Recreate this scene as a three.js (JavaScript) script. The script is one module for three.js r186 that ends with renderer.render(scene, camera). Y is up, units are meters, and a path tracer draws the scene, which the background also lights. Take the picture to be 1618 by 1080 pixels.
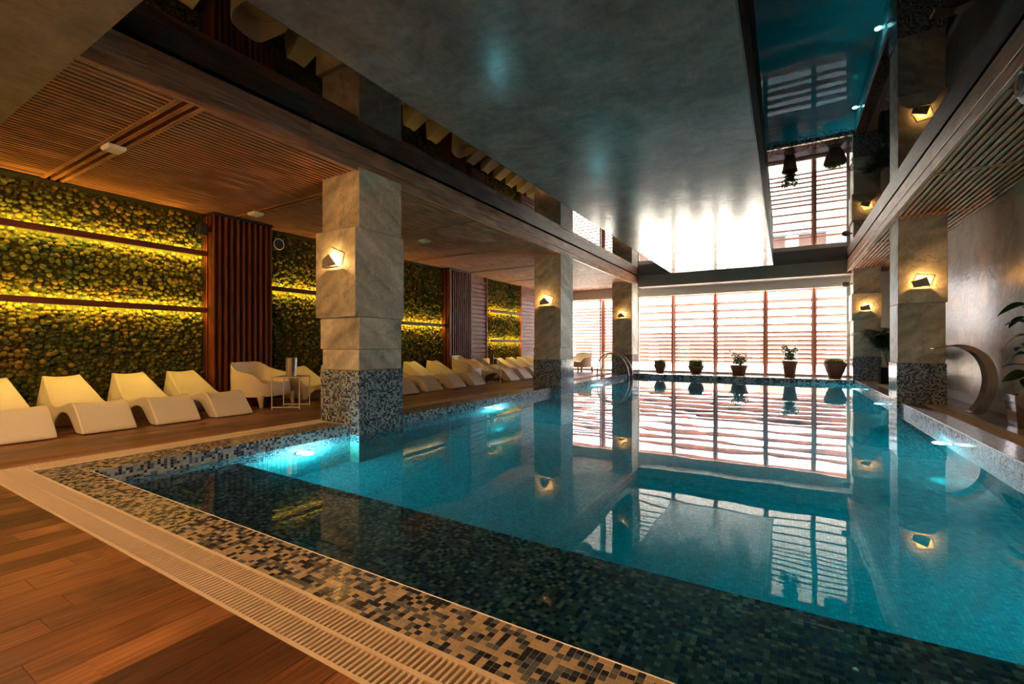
import * as THREE from 'three';
import { mergeGeometries } from 'three/addons/utils/BufferGeometryUtils.js';
import { RoundedBoxGeometry } from 'three/addons/geometries/RoundedBoxGeometry.js';
import { RectAreaLightUniformsLib } from 'three/addons/lights/RectAreaLightUniformsLib.js';

// ---------------------------------------------------------------- camera, sky, sun, exposure
RectAreaLightUniformsLib.init();
const scene = new THREE.Scene();
const renderer = new THREE.WebGLRenderer({ antialias: true });
renderer.toneMapping = THREE.LinearToneMapping;
renderer.toneMappingExposure = 1.6;
renderer.shadowMap.enabled = true;
const camera = new THREE.PerspectiveCamera(73.66, 1618 / 1080, 0.05, 400);
camera.position.set(0, 1, 0);
camera.rotation.set(0, THREE.MathUtils.degToRad(30.81), 0);
camera.setViewOffset(1618, 1080, 0, -5.5, 1618, 1080);
scene.background = new THREE.Color().setRGB(0.9, 0.95, 1.0);
scene.backgroundIntensity = 5.3;
const sun = new THREE.DirectionalLight(new THREE.Color().setRGB(1, 0.92, 0.8), 75);
sun.position.set(-14, 42, -37); sun.target.position.set(-2, 0, -17);
sun.castShadow = true; sun.shadow.radius = 1.5; sun.shadow.mapSize.set(2048, 2048);
Object.assign(sun.shadow.camera, { left: -25, right: 25, top: 25, bottom: -25, near: 1, far: 120 });
scene.add(sun, sun.target);

// ---------------------------------------------------------------- helpers
let seed = 20240611;
const rnd = () => { seed = (seed + 0x6D2B79F5) | 0; let t = Math.imul(seed ^ (seed >>> 15), 1 | seed); t = (t + Math.imul(t ^ (t >>> 7), 61 | t)) ^ t; return ((t ^ (t >>> 14)) >>> 0) / 4294967296; };
const rr = (a, b) => a + (b - a) * rnd();
const used = {};
const numbered = n => { const k = used[n] = (used[n] ?? -1) + 1; return k ? n + '_' + String(k).padStart(3, '0') : n; };
function shadow(o) { o.castShadow = true; o.receiveShadow = true; return o; }
function thing(name, label, category, [x, y, z] = [0, 0, 0], turn = 0, group, kind) {
  const o = new THREE.Group(); o.name = numbered(name); o.position.set(x, y, z); o.rotation.y = turn;
  o.userData = { label, category }; if (group) o.userData.group = group; if (kind) o.userData.kind = kind;
  scene.add(o); return o;
}
function part(name, geo, mat, parent, kind) {
  const g = Array.isArray(geo) ? mergeGeometries(geo.map(a => (a.index ? a.toNonIndexed() : a)), false) : geo;
  const m = shadow(new THREE.Mesh(g, mat)); m.name = name; if (kind) m.userData.kind = kind; parent.add(m); return m;
}
function struct(name, geo, mat, label, category) {
  const m = part(name, geo, mat, scene); m.userData = { kind: 'structure', label, category }; return m;
}
function copyThing(src, name, pos, turn, label) {
  const c = src.clone(); c.name = numbered(name); c.position.set(...pos); c.rotation.y = turn;
  c.userData = { ...src.userData }; if (label) c.userData.label = label; scene.add(c); return c;
}
// box with uv in metres; the grain axis g (0,1,2) becomes the u direction; c chamfers the edges
function bx(x0, y0, z0, x1, y1, z1, { g = null, c = 0, o = [0, 0] } = {}) {
  const lo = [x0, y0, z0], hi = [x1, y1, z1], P = [], N = [], U = [];
  if (g === null) { const d = [x1 - x0, y1 - y0, z1 - z0]; g = d.indexOf(Math.max(...d)); }
  const V = (s, a) => [0, 1, 2].map(k => (s[k] > 0 ? hi[k] - (k === a ? 0 : c) : lo[k] + (k === a ? 0 : c)));
  const tri = (p, q, r, n) => {
    const cx = [(q[1] - p[1]) * (r[2] - p[2]) - (q[2] - p[2]) * (r[1] - p[1]), (q[2] - p[2]) * (r[0] - p[0]) - (q[0] - p[0]) * (r[2] - p[2]), (q[0] - p[0]) * (r[1] - p[1]) - (q[1] - p[1]) * (r[0] - p[0])];
    if (cx[0] * n[0] + cx[1] * n[1] + cx[2] * n[2] < 0) [q, r] = [r, q];
    const a = n.map(Math.abs).indexOf(Math.max(...n.map(Math.abs)));
    const ax = [0, 1, 2].filter(k => k !== a), u = ax.includes(g) ? g : ax[0], v = ax.find(k => k !== u);
    const l = Math.hypot(...n);
    for (const w of [p, q, r]) { P.push(...w); N.push(n[0] / l, n[1] / l, n[2] / l); U.push(w[u] + o[0], w[v] + o[1]); }
  };
  for (let a = 0; a < 3; a++) {
    const [b, d] = [0, 1, 2].filter(k => k !== a);
    for (const s of [-1, 1]) {
      const q = [[-1, -1], [1, -1], [1, 1], [-1, 1]].map(([i, j]) => { const w = [0, 0, 0]; w[a] = s; w[b] = i; w[d] = j; return V(w, a); });
      const n = [0, 0, 0]; n[a] = s; tri(q[0], q[1], q[2], n); tri(q[0], q[2], q[3], n);
    }
    if (c) for (const i of [-1, 1]) for (const j of [-1, 1]) {
      const w0 = [0, 0, 0], w1 = [0, 0, 0]; w0[a] = -1; w1[a] = 1; w0[b] = w1[b] = i; w0[d] = w1[d] = j;
      const n = [0, 0, 0]; n[b] = i; n[d] = j * 0.999;
      tri(V(w0, b), V(w1, b), V(w1, d), n); tri(V(w0, b), V(w1, d), V(w0, d), n);
    }
  }
  if (c) for (const i of [-1, 1]) for (const j of [-1, 1]) for (const k of [-1, 1]) tri(V([i, j, k], 0), V([i, j, k], 1), V([i, j, k], 2), [i, j * 0.999, k * 0.998]);
  const geo = new THREE.BufferGeometry();
  geo.setAttribute('position', new THREE.Float32BufferAttribute(P, 3));
  geo.setAttribute('normal', new THREE.Float32BufferAttribute(N, 3));
  geo.setAttribute('uv', new THREE.Float32BufferAttribute(U, 2));
  return geo;
}
const plain = g => { const a = g.index ? g.toNonIndexed() : g; for (const k of Object.keys(a.attributes)) if (!['position', 'normal', 'uv'].includes(k)) a.deleteAttribute(k); return a; };
function tube(pts, r, { seg = 24, rad = 8, closed = false } = {}) {
  return plain(new THREE.TubeGeometry(new THREE.CatmullRomCurve3(pts.map(p => new THREE.Vector3(...p)), closed, 'centripetal'), seg, r, rad, closed));
}
function rod(a, b, r, rad = 8) { return plain(new THREE.TubeGeometry(new THREE.LineCurve3(new THREE.Vector3(...a), new THREE.Vector3(...b)), 1, r, rad)); }
function cyl(r0, r1, h, x, y, z, n = 24) { return plain(new THREE.CylinderGeometry(r0, r1, h, n).translate(x, y + h / 2, z)); }
function lathe(pts, n = 32) { return plain(new THREE.LatheGeometry(pts.map(p => new THREE.Vector2(...p)), n)); }
// value noise, tileable
function noiseGrid(n) { const a = new Float32Array(n * n); for (let i = 0; i < n * n; i++) a[i] = rnd(); return (x, y) => { const fx = x * n, fy = y * n; let i = Math.floor(fx), j = Math.floor(fy), u = fx - i, v = fy - j; u = u * u * (3 - 2 * u); v = v * v * (3 - 2 * v); i = ((i % n) + n) % n; j = ((j % n) + n) % n; const k = (i + 1) % n, l = (j + 1) % n; return (a[j * n + i] * (1 - u) + a[j * n + k] * u) * (1 - v) + (a[l * n + i] * (1 - u) + a[l * n + k] * u) * v; }; }
function tex(w, h, f, srgb, rx, ry) {
  const d = new Uint8Array(w * h * 4);
  for (let j = 0; j < h; j++) for (let i = 0; i < w; i++) { const c = f(i / w, j / h), k = (j * w + i) * 4; for (let q = 0; q < 3; q++) d[k + q] = Math.max(0, Math.min(255, Math.round(255 * (Array.isArray(c) ? c[q] : c)))); d[k + 3] = 255; }
  const t = new THREE.DataTexture(d, w, h); t.wrapS = t.wrapT = THREE.RepeatWrapping; t.magFilter = THREE.LinearFilter; t.minFilter = THREE.LinearMipmapLinearFilter; t.generateMipmaps = true;
  if (srgb) t.colorSpace = THREE.SRGBColorSpace; t.repeat.set(rx, ry); t.needsUpdate = true; return t;
}
const n4 = noiseGrid(4), n8 = noiseGrid(8), n16 = noiseGrid(16), n32 = noiseGrid(32), n64 = noiseGrid(64), n128 = noiseGrid(128), n256 = noiseGrid(256);
const lerp3 = (a, b, t) => a.map((x, i) => x + (b[i] - x) * t);
const std = o => new THREE.MeshStandardMaterial(o), phy = o => new THREE.MeshPhysicalMaterial(o);
const lin = (r, g, b) => new THREE.Color().setRGB(r, g, b);

// ---------------------------------------------------------------- materials
const woodGrain = (x, y) => { const w = 0.03 * n8(x, y * 2); return 0.5 * n128(x * 0.06 + 3.1, y + w) + 0.3 * n64(x * 0.12, y * 1.0 + w) + 0.2 * n16(x * 0.5, y * 0.6 + w); };
const woodMap = tex(1024, 512, (x, y) => { const v = 0.62 + 0.55 * (woodGrain(x, y) - 0.5) + 0.2 * (n8(x, y) - 0.5); return [v + 0.18, v + 0.14, v + 0.12]; }, true, 0.5, 1.2);
const woodBump = tex(512, 512, (x, y) => woodGrain(x, y), false, 0.5, 1.2);
const wood = (r, g, b, rough = 0.45, extra = {}) => std({ color: lin(r, g, b), map: woodMap, roughness: rough, bumpMap: woodBump, bumpScale: 0.0006, ...extra });
const deckTones = [[0.32, 0.14, 0.055], [0.22, 0.095, 0.04], [0.41, 0.185, 0.075], [0.13, 0.056, 0.026], [0.27, 0.115, 0.045]].map(c => wood(...c, 0.36));
const slatWood = [wood(0.60, 0.29, 0.145, 0.5), wood(0.55, 0.26, 0.13, 0.5), wood(0.64, 0.31, 0.16, 0.5)];
const fasciaWood = wood(0.62, 0.32, 0.19, 0.42);
const redWood = [wood(0.26, 0.075, 0.035, 0.45), wood(0.22, 0.062, 0.03, 0.45)];
const shelfWood = wood(0.20, 0.065, 0.028, 0.5);
const louverWood = std({ color: lin(0.46, 0.16, 0.09), map: woodMap, roughness: 0.6 });
const concrete = std({ color: lin(0.32, 0.30, 0.27), roughness: 0.9 });
const channelMat = std({ color: lin(0.30, 0.25, 0.20), roughness: 0.8 });
const groutLedge = std({ color: lin(0.09, 0.11, 0.12), roughness: 0.8 });
const plasterF = (x, y) => 0.34 * n8(x, y) + 0.28 * n16(x + 0.3 * n8(y, x), y) + 0.2 * n64(x + 0.06 * n8(x, y), y * 0.5) + 0.18 * n128(x * 0.6 + 0.05 * n16(x, y), y);
const plasterMap = tex(1024, 1024, (x, y) => { const v = 0.80 + 0.42 * (plasterF(x, y) - 0.5); return [v, v * 0.985, v * 0.955]; }, true, 0.42, 0.42);
const stoneF = (x, y) => { const w = 0.12 * n8(x, y), a = n4(x + w, y - x + w), b = n16(x + w, y - x + 0.5 * w), pit = n256(x, y) * n64(x, y + w); return [0.5 * a + 0.35 * b + 0.15 * n64(x, y), THREE.MathUtils.smoothstep(pit, 0.42, 0.6) * THREE.MathUtils.smoothstep(n8(x + 0.3, y), 0.42, 0.7)]; };
const stoneMap = tex(1024, 1024, (x, y) => { const [f, p] = stoneF(x, y), v = 0.84 + 0.6 * (f - 0.5) - 0.2 * p; return [v, v * 0.985, v * 0.95]; }, true, 0.5, 0.5);
const stoneBump = tex(512, 512, (x, y) => { const [f, p] = stoneF(x, y); return 0.5 + 0.5 * (f - 0.5) - 0.4 * p; }, false, 0.5, 0.5);
const plasterBump = tex(512, 512, (x, y) => plasterF(x, y), false, 0.42, 0.42);
const plasterCol = phy({ color: lin(0.78, 0.71, 0.60), map: stoneMap, roughness: 0.5, bumpMap: stoneBump, bumpScale: 0.006 });
const plasterCeil = phy({ color: lin(0.36, 0.34, 0.315), map: plasterMap, roughness: 0.17, specularIntensity: 0.5, bumpMap: plasterBump, bumpScale: 0.002 });
const plasterSoffit = phy({ color: lin(0.34, 0.29, 0.23), map: plasterMap, roughness: 0.5, bumpMap: plasterBump, bumpScale: 0.002 });
const wallPlaster = phy({ color: lin(0.56, 0.45, 0.37), map: plasterMap, roughness: 0.3, bumpMap: plasterBump, bumpScale: 0.006, metalness: 0.35 });
const stretchFilm = phy({ color: lin(0.006, 0.006, 0.007), roughness: 0.015, ior: 1.55 });
const blackSide = std({ color: lin(0.012, 0.012, 0.013), roughness: 0.5 });
const farBeamMat = phy({ color: lin(0.30, 0.24, 0.20), roughness: 0.35 });
const whitePaint = std({ color: lin(0.78, 0.78, 0.76), roughness: 0.5 });
const skirting = std({ color: lin(0.5, 0.5, 0.47), roughness: 0.4 });
const whitePlastic = phy({ color: lin(0.72, 0.65, 0.55), roughness: 0.42 });
const chairPlastic = phy({ color: lin(0.72, 0.61, 0.45), roughness: 0.45 });
const grateMat = std({ color: lin(0.56, 0.44, 0.33), roughness: 0.55 });
const stoneBeige = std({ color: lin(0.55, 0.43, 0.32), map: plasterMap, roughness: 0.5 });
const grout = std({ color: lin(0.42, 0.36, 0.31), roughness: 0.8 });
const groutPool = std({ color: lin(0.22, 0.32, 0.35), roughness: 0.8 });
const steel = phy({ color: lin(0.62, 0.60, 0.56), metalness: 1, roughness: 0.12 });
const brushed = phy({ color: lin(0.66, 0.62, 0.58), metalness: 1, roughness: 0.28 });
const blackPlastic = std({ color: lin(0.015, 0.016, 0.02), roughness: 0.4 });
const deviceWhite = std({ color: lin(0.78, 0.78, 0.78), roughness: 0.4 });
const terracotta = std({ color: lin(0.15, 0.065, 0.045), roughness: 0.7 });
const soil = std({ color: lin(0.03, 0.02, 0.014), roughness: 1 });
const leafMat = phy({ color: lin(0.05, 0.14, 0.02), roughness: 0.45, transmission: 0.3, thickness: 0, side: THREE.DoubleSide });
const leafDark = phy({ color: lin(0.016, 0.055, 0.014), roughness: 0.3, side: THREE.DoubleSide });
const grassMat = phy({ color: lin(0.13, 0.22, 0.03), roughness: 0.6, transmission: 0.3, thickness: 0, side: THREE.DoubleSide });
const glass = phy({ color: lin(0.97, 0.98, 0.98), roughness: 0, transmission: 1, thickness: 0, ior: 1.45 });
const tileMat = phy({ color: 0xffffff, vertexColors: true, roughness: 0.14, ior: 1.5 });

// ---------------------------------------------------------------- dimensions
const XW = -8.45, XR = 2.75, ZB = 3.4, ZF = -17.6;                    // room
const PX0 = -4.745, PX1 = 1.75, PZ0 = -1.404, PZ1 = -16.345;          // pool lip
const HS = 3.209, HM = 3.54, WL = -0.13, LEDGE = -0.40, LZ = -2.55, DEEP = -1.45;
const FXL = -4.59, FXR = 1.589;

// ---------------------------------------------------------------- mosaic
const PAL = {
  coping: [[0.40, 0.30, 0.20, 5], [0.33, 0.26, 0.19, 3], [0.09, 0.10, 0.11, 3], [0.022, 0.024, 0.032, 3], [0.13, 0.12, 0.11, 2], [0.03, 0.035, 0.06, 1]],
  wall: [[0.46, 0.53, 0.60, 6], [0.36, 0.42, 0.48, 3], [0.13, 0.20, 0.31, 2], [0.03, 0.05, 0.09, 3], [0.07, 0.11, 0.18, 2]],
  column: [[0.34, 0.40, 0.45, 4], [0.26, 0.31, 0.36, 3], [0.10, 0.15, 0.22, 3], [0.022, 0.032, 0.055, 3], [0.05, 0.08, 0.13, 2]],
  ledge: [[0.25, 0.25, 0.25, 3], [0.07, 0.095, 0.125, 5], [0.022, 0.034, 0.066, 4], [0.11, 0.13, 0.15, 4], [0.018, 0.04, 0.12, 2]],
  floor: [[0.33, 0.50, 0.55, 4], [0.29, 0.46, 0.52, 4], [0.26, 0.43, 0.50, 3], [0.37, 0.53, 0.57, 2]],
};
const pick = p => { const s = p.reduce((a, c) => a + c[3], 0); let t = rnd() * s; for (const c of p) if ((t -= c[3]) <= 0) return c; return p[0]; };
// tiles on a plane: origin o, unit axes u and v, outward n; skip(u, v) drops tiles; single(i, j) makes a mesh of its own
function mosaic(parent, name, o, u, v, n, lu, lv, pal, { pitch = 0.025, skip, single, h = 0.0022 } = {}) {
  const nu = Math.max(1, Math.round(lu / pitch)), nv = Math.max(1, Math.round(lv / pitch)), pu = lu / nu, pv = lv / nv, gap = 0.0011;
  const flip = (u[1] * v[2] - u[2] * v[1]) * n[0] + (u[2] * v[0] - u[0] * v[2]) * n[1] + (u[0] * v[1] - u[1] * v[0]) * n[2] < 0;
  const P = [], N = [], C = [], I = [];
  const quad = (P, N, I, a, b, c, d, nn, fl) => { const k = P.length / 3; for (const w of [a, b, c, d]) { P.push(...w); N.push(...nn); } fl ? I.push(k, k + 2, k + 1, k, k + 3, k + 2) : I.push(k, k + 1, k + 2, k, k + 2, k + 3); };
  const at = (a, b, c) => [0, 1, 2].map(k => o[k] + u[k] * a + v[k] * b + n[k] * c);
  const tile = (P, N, I, i, j) => {
    const a0 = i * pu + gap, a1 = (i + 1) * pu - gap, b0 = j * pv + gap, b1 = (j + 1) * pv - gap, e = 0.0007;
    const T = (a, b) => at(a, b, h), B = (a, b) => at(a, b, 0);
    quad(P, N, I, T(a0 + e, b0 + e), T(a1 - e, b0 + e), T(a1 - e, b1 - e), T(a0 + e, b1 - e), n, flip);
    const s = (p, q, r, t, d) => { const nn = [0, 1, 2].map(k => d[k] * 0.85 + n[k] * 0.5); quad(P, N, I, p, q, r, t, nn, flip); };
    s(B(a0, b0), B(a1, b0), T(a1 - e, b0 + e), T(a0 + e, b0 + e), v.map(x => -x)); s(B(a1, b0), B(a1, b1), T(a1 - e, b1 - e), T(a1 - e, b0 + e), u);
    s(B(a1, b1), B(a0, b1), T(a0 + e, b1 - e), T(a1 - e, b1 - e), v); s(B(a0, b1), B(a0, b0), T(a0 + e, b0 + e), T(a0 + e, b1 - e), u.map(x => -x));
  };
  const mats = tileMats(pal);
  for (let j = 0; j < nv; j++) for (let i = 0; i < nu; i++) {
    const cu = (i + 0.5) * pu, cv = (j + 0.5) * pv; if (skip && skip(cu, cv)) continue;
    const c = pick(pal), f = rr(0.86, 1.14);
    if (single && single(cu, cv)) {
      const p = [], q = [], x = []; tile(p, q, x, i, j);
      const g = new THREE.BufferGeometry(); g.setAttribute('position', new THREE.Float32BufferAttribute(p, 3)); g.setAttribute('normal', new THREE.Float32BufferAttribute(q, 3)); g.setIndex(x);
      part('tile', g, mats[pal.indexOf(c)], parent); continue;
    }
    const k = P.length / 3; tile(P, N, I, i, j); for (let q = P.length / 3 - k; q--;) C.push(c[0] * f, c[1] * f, c[2] * f);
  }
  const g = new THREE.BufferGeometry(); g.setAttribute('position', new THREE.Float32BufferAttribute(P, 3)); g.setAttribute('normal', new THREE.Float32BufferAttribute(N, 3)); g.setAttribute('color', new THREE.Float32BufferAttribute(C, 3)); g.setIndex(I);
  return part(name, g, tileMat, parent, 'stuff');
}
const tmCache = new Map();
function tileMats(pal) { if (!tmCache.has(pal)) tmCache.set(pal, pal.map(c => phy({ color: lin(c[0], c[1], c[2]), roughness: 0.14, ior: 1.5 }))); return tmCache.get(pal); }

// ---------------------------------------------------------------- room shell
{
  struct('wall_left', bx(XW - 0.25, -0.3, ZF - 0.3, XW, 4.0, ZB + 0.25), plasterSoffit, 'plain plaster wall behind the moss panels and pilasters', 'wall');
  struct('wall_right', bx(XR, -0.3, ZF - 0.3, XR + 0.25, 4.0, ZB + 0.25, { g: 1 }), wallPlaster, 'shimmering beige plaster wall behind the curved steel waterfall', 'wall');
  struct('wall_back', bx(XW - 0.25, -0.3, ZB, XR + 0.25, 4.0, ZB + 0.25), plasterSoffit, 'plain plaster wall at the near end of the hall', 'wall');
  const wf = [bx(XW, 2.9, ZF - 0.12, XR, 4.0, ZF + 0.08), bx(XW, -0.3, ZF - 0.12, -7.75, 2.9, ZF + 0.08), bx(-5.35, -0.3, ZF - 0.12, -4.86, 2.9, ZF + 0.08), bx(1.74, -0.3, ZF - 0.12, XR, 2.9, ZF + 0.08), bx(-7.75, -0.3, ZF - 0.12, 1.74, 0.02, ZF + 0.08)];
  struct('wall_far', wf, whitePaint, 'white window wall at the far end of the pool', 'wall');
  struct('ceiling', bx(XW - 0.25, HM, ZF - 0.3, XR + 0.25, HM + 0.3, ZB + 0.25), stretchFilm, 'glossy black stretch ceiling mirroring the pool', 'ceiling');
  struct('ceiling_001', bx(-2.68, 3.0, -13.08, -0.245, HM - 0.001, -1.36, { g: 2 }), plasterCeil, 'grey polished plaster ceiling island hanging over the pool', 'ceiling');
  struct('trim_1', [bx(-0.245, 3.004, -13.08, -0.233, HM - 0.001, -1.36), bx(-2.692, 3.004, -13.08, -2.68, HM - 0.001, -1.36)], blackSide, 'black side cladding of the plaster ceiling island', 'trim');
  struct('ceiling_002', bx(XW, 3.18, -1.283, XR, HM - 0.001, ZB, { g: 0 }), plasterSoffit, 'dim brown plaster soffit across the near end of the pool', 'ceiling');
  struct('trim_2', bx(-4.6, 3.13, -17.3, 1.72, HM - 0.001, -16.72), farBeamMat, 'glossy taupe beam above the far windows', 'trim');
  struct('baseboard_right', bx(XR - 0.018, 0, ZF + 0.08, XR, 0.16, ZB, { c: 0.004 }), skirting, 'pale skirting board along the right plaster wall', 'baseboard');
}
// ---------------------------------------------------------------- wooden deck
{
  const deck = new THREE.Group(); deck.name = 'floor'; deck.userData = { kind: 'structure', label: 'warm brown wooden plank deck around the pool', category: 'floor' }; scene.add(deck);
  const PW = 0.145, PL = 1.2, rest = deckTones.map(() => []), sub = [];
  const geos = [0, 1, 2, 3, 4, 5].map(k => bx(-PW / 2 + 0.0008, -0.02, -PL / 2 + 0.0008, PW / 2 - 0.0008, 0, PL / 2 - 0.0008, { c: 0.0012, g: 2, o: [k * 0.77, k * 0.31] }));
  let singles = 0;
  const area = (x0, x1, z0, z1, near) => {
    const n = Math.round((x1 - x0) / PW), w = (x1 - x0) / n;
    sub.push(bx(x0, -0.3, z0, x1, -0.019, z1));
    for (let i = 0; i < n; i++) {
      let z = z1 - rr(0, 1) * PL - 0.001; const cx = x0 + (i + 0.5) * w; let top = z1;
      while (top > z0 + 1e-4) {
        const bot = Math.max(z0, z < top - 0.12 ? z : top - PL); const len = top - bot, k = Math.floor(rnd() * deckTones.length), cz = (top + bot) / 2;
        if (near(cx, cz) && singles < 296) {
          const m = part('plank', geos[Math.floor(rnd() * 6)], deckTones[k], deck); m.position.set(cx, 0, cz); m.scale.set(w / PW, 1, len / PL); singles++;
        } else rest[k].push(bx(cx - w / 2 + 0.0008, -0.02, bot + 0.0008, cx + w / 2 - 0.0008, 0, top - 0.0008, { g: 2, o: [rnd() * 5, rnd() * 5] }));
        top = bot; z = bot - PL;
      }
    }
  };
  area(XW, XR, -0.931, ZB, (x, z) => x < 1 && z < 0.7);
  area(XW, -5.43, -17.52, -0.931, (x, z) => z > -12);
  area(2.27, XR, -17.52, -0.931, (x, z) => z < -6 && z > -13);
  area(-5.43, 2.27, -17.52, -16.95, () => false);
  rest.forEach((g, k) => g.length && part('plank_field', g, deckTones[k], deck, 'stuff'));
  part('subfloor', sub, concrete, deck);
}
// ---------------------------------------------------------------- overflow grates
function grate(label, x0, x1, z0, z1, along, singleTest) {   // bars run across, repeated along axis
  const t = thing('overflow_grate', label, 'drain grate', [0, 0, 0], 0, null, 'structure');
  const w = along === 'x' ? z1 - z0 : x1 - x0, L0 = along === 'x' ? x0 : z0, L1 = along === 'x' ? x1 : z1, c0 = along === 'x' ? z0 : x0, e = 0.016, mid = c0 + w / 2;
  const B = (a0, a1, b0, b1, y0, y1) => (along === 'x' ? bx(a0, y0, b0, a1, y1, b1, { c: 0.001 }) : bx(b0, y0, a0, b1, y1, a1, { c: 0.001 }));
  part('edge_rail', B(L0, L1, c0, c0 + e, -0.03, 0.002), grateMat, t); part('edge_rail', B(L0, L1, c0 + w - e, c0 + w, -0.03, 0.002), grateMat, t); part('centre_rib', B(L0, L1, mid - 0.008, mid + 0.008, -0.03, 0.001), grateMat, t);
  part('channel', along === 'x' ? bx(L0, -0.3, c0, L1, -0.2, c0 + w) : bx(c0, -0.3, L0, c0 + w, -0.2, L1), channelMat, t);
  const p = 0.0235, bw = 0.012, rest = [], len = w / 2 - e - 0.008;
  const g = along === 'x' ? bx(-bw / 2, -0.02, 0, bw / 2, 0, len, { c: 0.002 }) : bx(0, -0.02, -bw / 2, len, 0, bw / 2, { c: 0.002 });
  for (let a = L0 + p / 2; a < L1; a += p) for (const s of [c0 + e, mid + 0.008]) {
    const pos = along === 'x' ? [a, 0, s] : [s, 0, a];
    if (singleTest && singleTest(a)) { const m = part('bar', g, grateMat, t); m.position.set(...pos); } else rest.push(g.clone().translate(...pos));
  }
  if (rest.length) part('bar_field', rest, grateMat, t, 'stuff');
}
grate('beige slotted overflow grate between the plank deck and the near mosaic coping', -5.43, 2.25, -1.164, -0.931, 'x', a => a > -3.5 && a < 0);
grate('beige slotted overflow grate running along the sun lounger deck', -5.43, -5.14, -16.95, -1.164, 'z', null);
grate('beige slotted overflow grate running past the steel waterfall', 2.02, 2.27, -16.95, -1.164, 'z', null);

// ---------------------------------------------------------------- pool
{
  const pool = thing('swimming_pool', 'long mosaic tiled indoor swimming pool with a shallow dark ledge', 'pool', [0, 0, 0], 0, null, 'structure');
  // coping slabs (grout surface just under the tiles)
  part('coping_bed', [bx(-5.14, -0.3, -1.404, 2.02, -0.002, -1.164), bx(-5.14, -0.3, -16.95, PX0, -0.002, -1.404), bx(PX1, -0.3, -16.95, 2.02, -0.002, -1.404), bx(PX0, -0.3, -16.95, PX1, -0.002, PZ1)], grout, pool);
  part('basin_wall', [bx(-5.14, -1.8, -1.404, 2.02, -0.3, -1.2), bx(-5.14, -1.8, -17.2, PX0, -0.3, -1.404), bx(PX1, -1.8, -17.2, 2.02, -0.3, -1.404), bx(PX0, -1.8, -16.6, PX1, -0.3, PZ1)], groutPool, pool);
  part('basin_floor', bx(-5.1, -1.8, -16.6, 2.0, DEEP, -1.2), groutPool, pool);
  part('ledge', bx(PX0, DEEP, LZ, PX1, LEDGE, -1.404), groutLedge, pool);
  const U = 1e-3;
  mosaic(pool, 'coping_tiles', [-5.14, -0.002, -1.404], [1, 0, 0], [0, 0, 1], [0, 1, 0], 7.16, 0.24, PAL.coping, { single: (a, b) => a - 5.14 > -0.9 && a - 5.14 < -0.15 });
  const colHit = (x, z) => [[-5.36, -4.57, -3.86, -4.72], [-5.33, -4.57, -9.93, -10.75], [-5.33, -4.57, -15.9, -16.7]].some(c => x > c[0] && x < c[1] && z < c[2] && z > c[3]) || [[-10.35, -11.08], [-16.35, -17.1]].some(c => x > 1.72 && z < c[0] && z > c[1]);
  mosaic(pool, 'coping_tiles', [-5.14, -0.002, -1.404], [0, 0, -1], [1, 0, 0], [0, 1, 0], 15.5, 0.395, PAL.coping, { skip: (a, b) => colHit(-5.14 + b, -1.404 - a) });
  mosaic(pool, 'coping_tiles', [PX1, -0.002, -1.404], [0, 0, -1], [1, 0, 0], [0, 1, 0], 15.5, 0.27, PAL.coping, { skip: (a, b) => colHit(PX1 + b, -1.404 - a) });
  mosaic(pool, 'coping_tiles', [PX0, -0.002, PZ1], [1, 0, 0], [0, 0, -1], [0, 1, 0], PX1 - PX0, 0.6, PAL.coping, { pitch: 0.05 });
  // walls, above and a little below the water
  mosaic(pool, 'wall_tiles', [PX0, 0, -1.404], [0, 0, -1], [0, -1, 0], [1, 0, 0], 14.94, 0.5, PAL.wall);
  mosaic(pool, 'wall_tiles', [PX1, 0, -1.404], [0, 0, -1], [0, -1, 0], [-1, 0, 0], 14.94, 0.5, PAL.wall);
  mosaic(pool, 'wall_tiles', [PX0, 0, PZ1], [1, 0, 0], [0, -1, 0], [0, 0, 1], PX1 - PX0, 0.4, PAL.wall, { pitch: 0.05 });
  mosaic(pool, 'deep_wall_tiles', [PX0, -0.5, LZ], [0, 0, -1], [0, -1, 0], [1, 0, 0], 13.79, 0.95, PAL.floor, { pitch: 0.05 });
  mosaic(pool, 'deep_wall_tiles', [PX1, -0.5, LZ], [0, 0, -1], [0, -1, 0], [-1, 0, 0], 13.79, 0.95, PAL.floor, { pitch: 0.05 });
  mosaic(pool, 'ledge_tiles', [PX0, LEDGE, -1.404], [1, 0, 0], [0, 0, -1], [0, 1, 0], PX1 - PX0, -1.404 - LZ, PAL.ledge, { single: (a, b) => a + PX0 > 0.0 && a + PX0 < 0.45 && b > 0.25 && b < 0.68 });
  mosaic(pool, 'floor_tiles', [PX0, DEEP, LZ], [1, 0, 0], [0, 0, -1], [0, 1, 0], PX1 - PX0, 2.5, PAL.floor);
  mosaic(pool, 'floor_tiles', [PX0, DEEP, LZ - 2.5], [1, 0, 0], [0, 0, -1], [0, 1, 0], PX1 - PX0, 11.29, PAL.floor, { pitch: 0.05 });
  part('lip_highlight', [bx(PX0 - 0.004, -0.012, PZ0 - 0.004, PX1 + 0.004, 0.002, PZ0 + 0.001, { c: 0.002 })], phy({ color: lin(0.75, 0.72, 0.68), roughness: 0.12 }), pool);  // pale strip paints the highlight on the glossy near tile edge
  part('lip_highlight', [bx(PX1 - 0.004, -0.012, PZ1, PX1 + 0.006, 0.003, PZ0, { c: 0.002 })], phy({ color: lin(0.75, 0.72, 0.68), roughness: 0.12 }), pool);  // same painted highlight along the waterfall side edge
}
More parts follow.
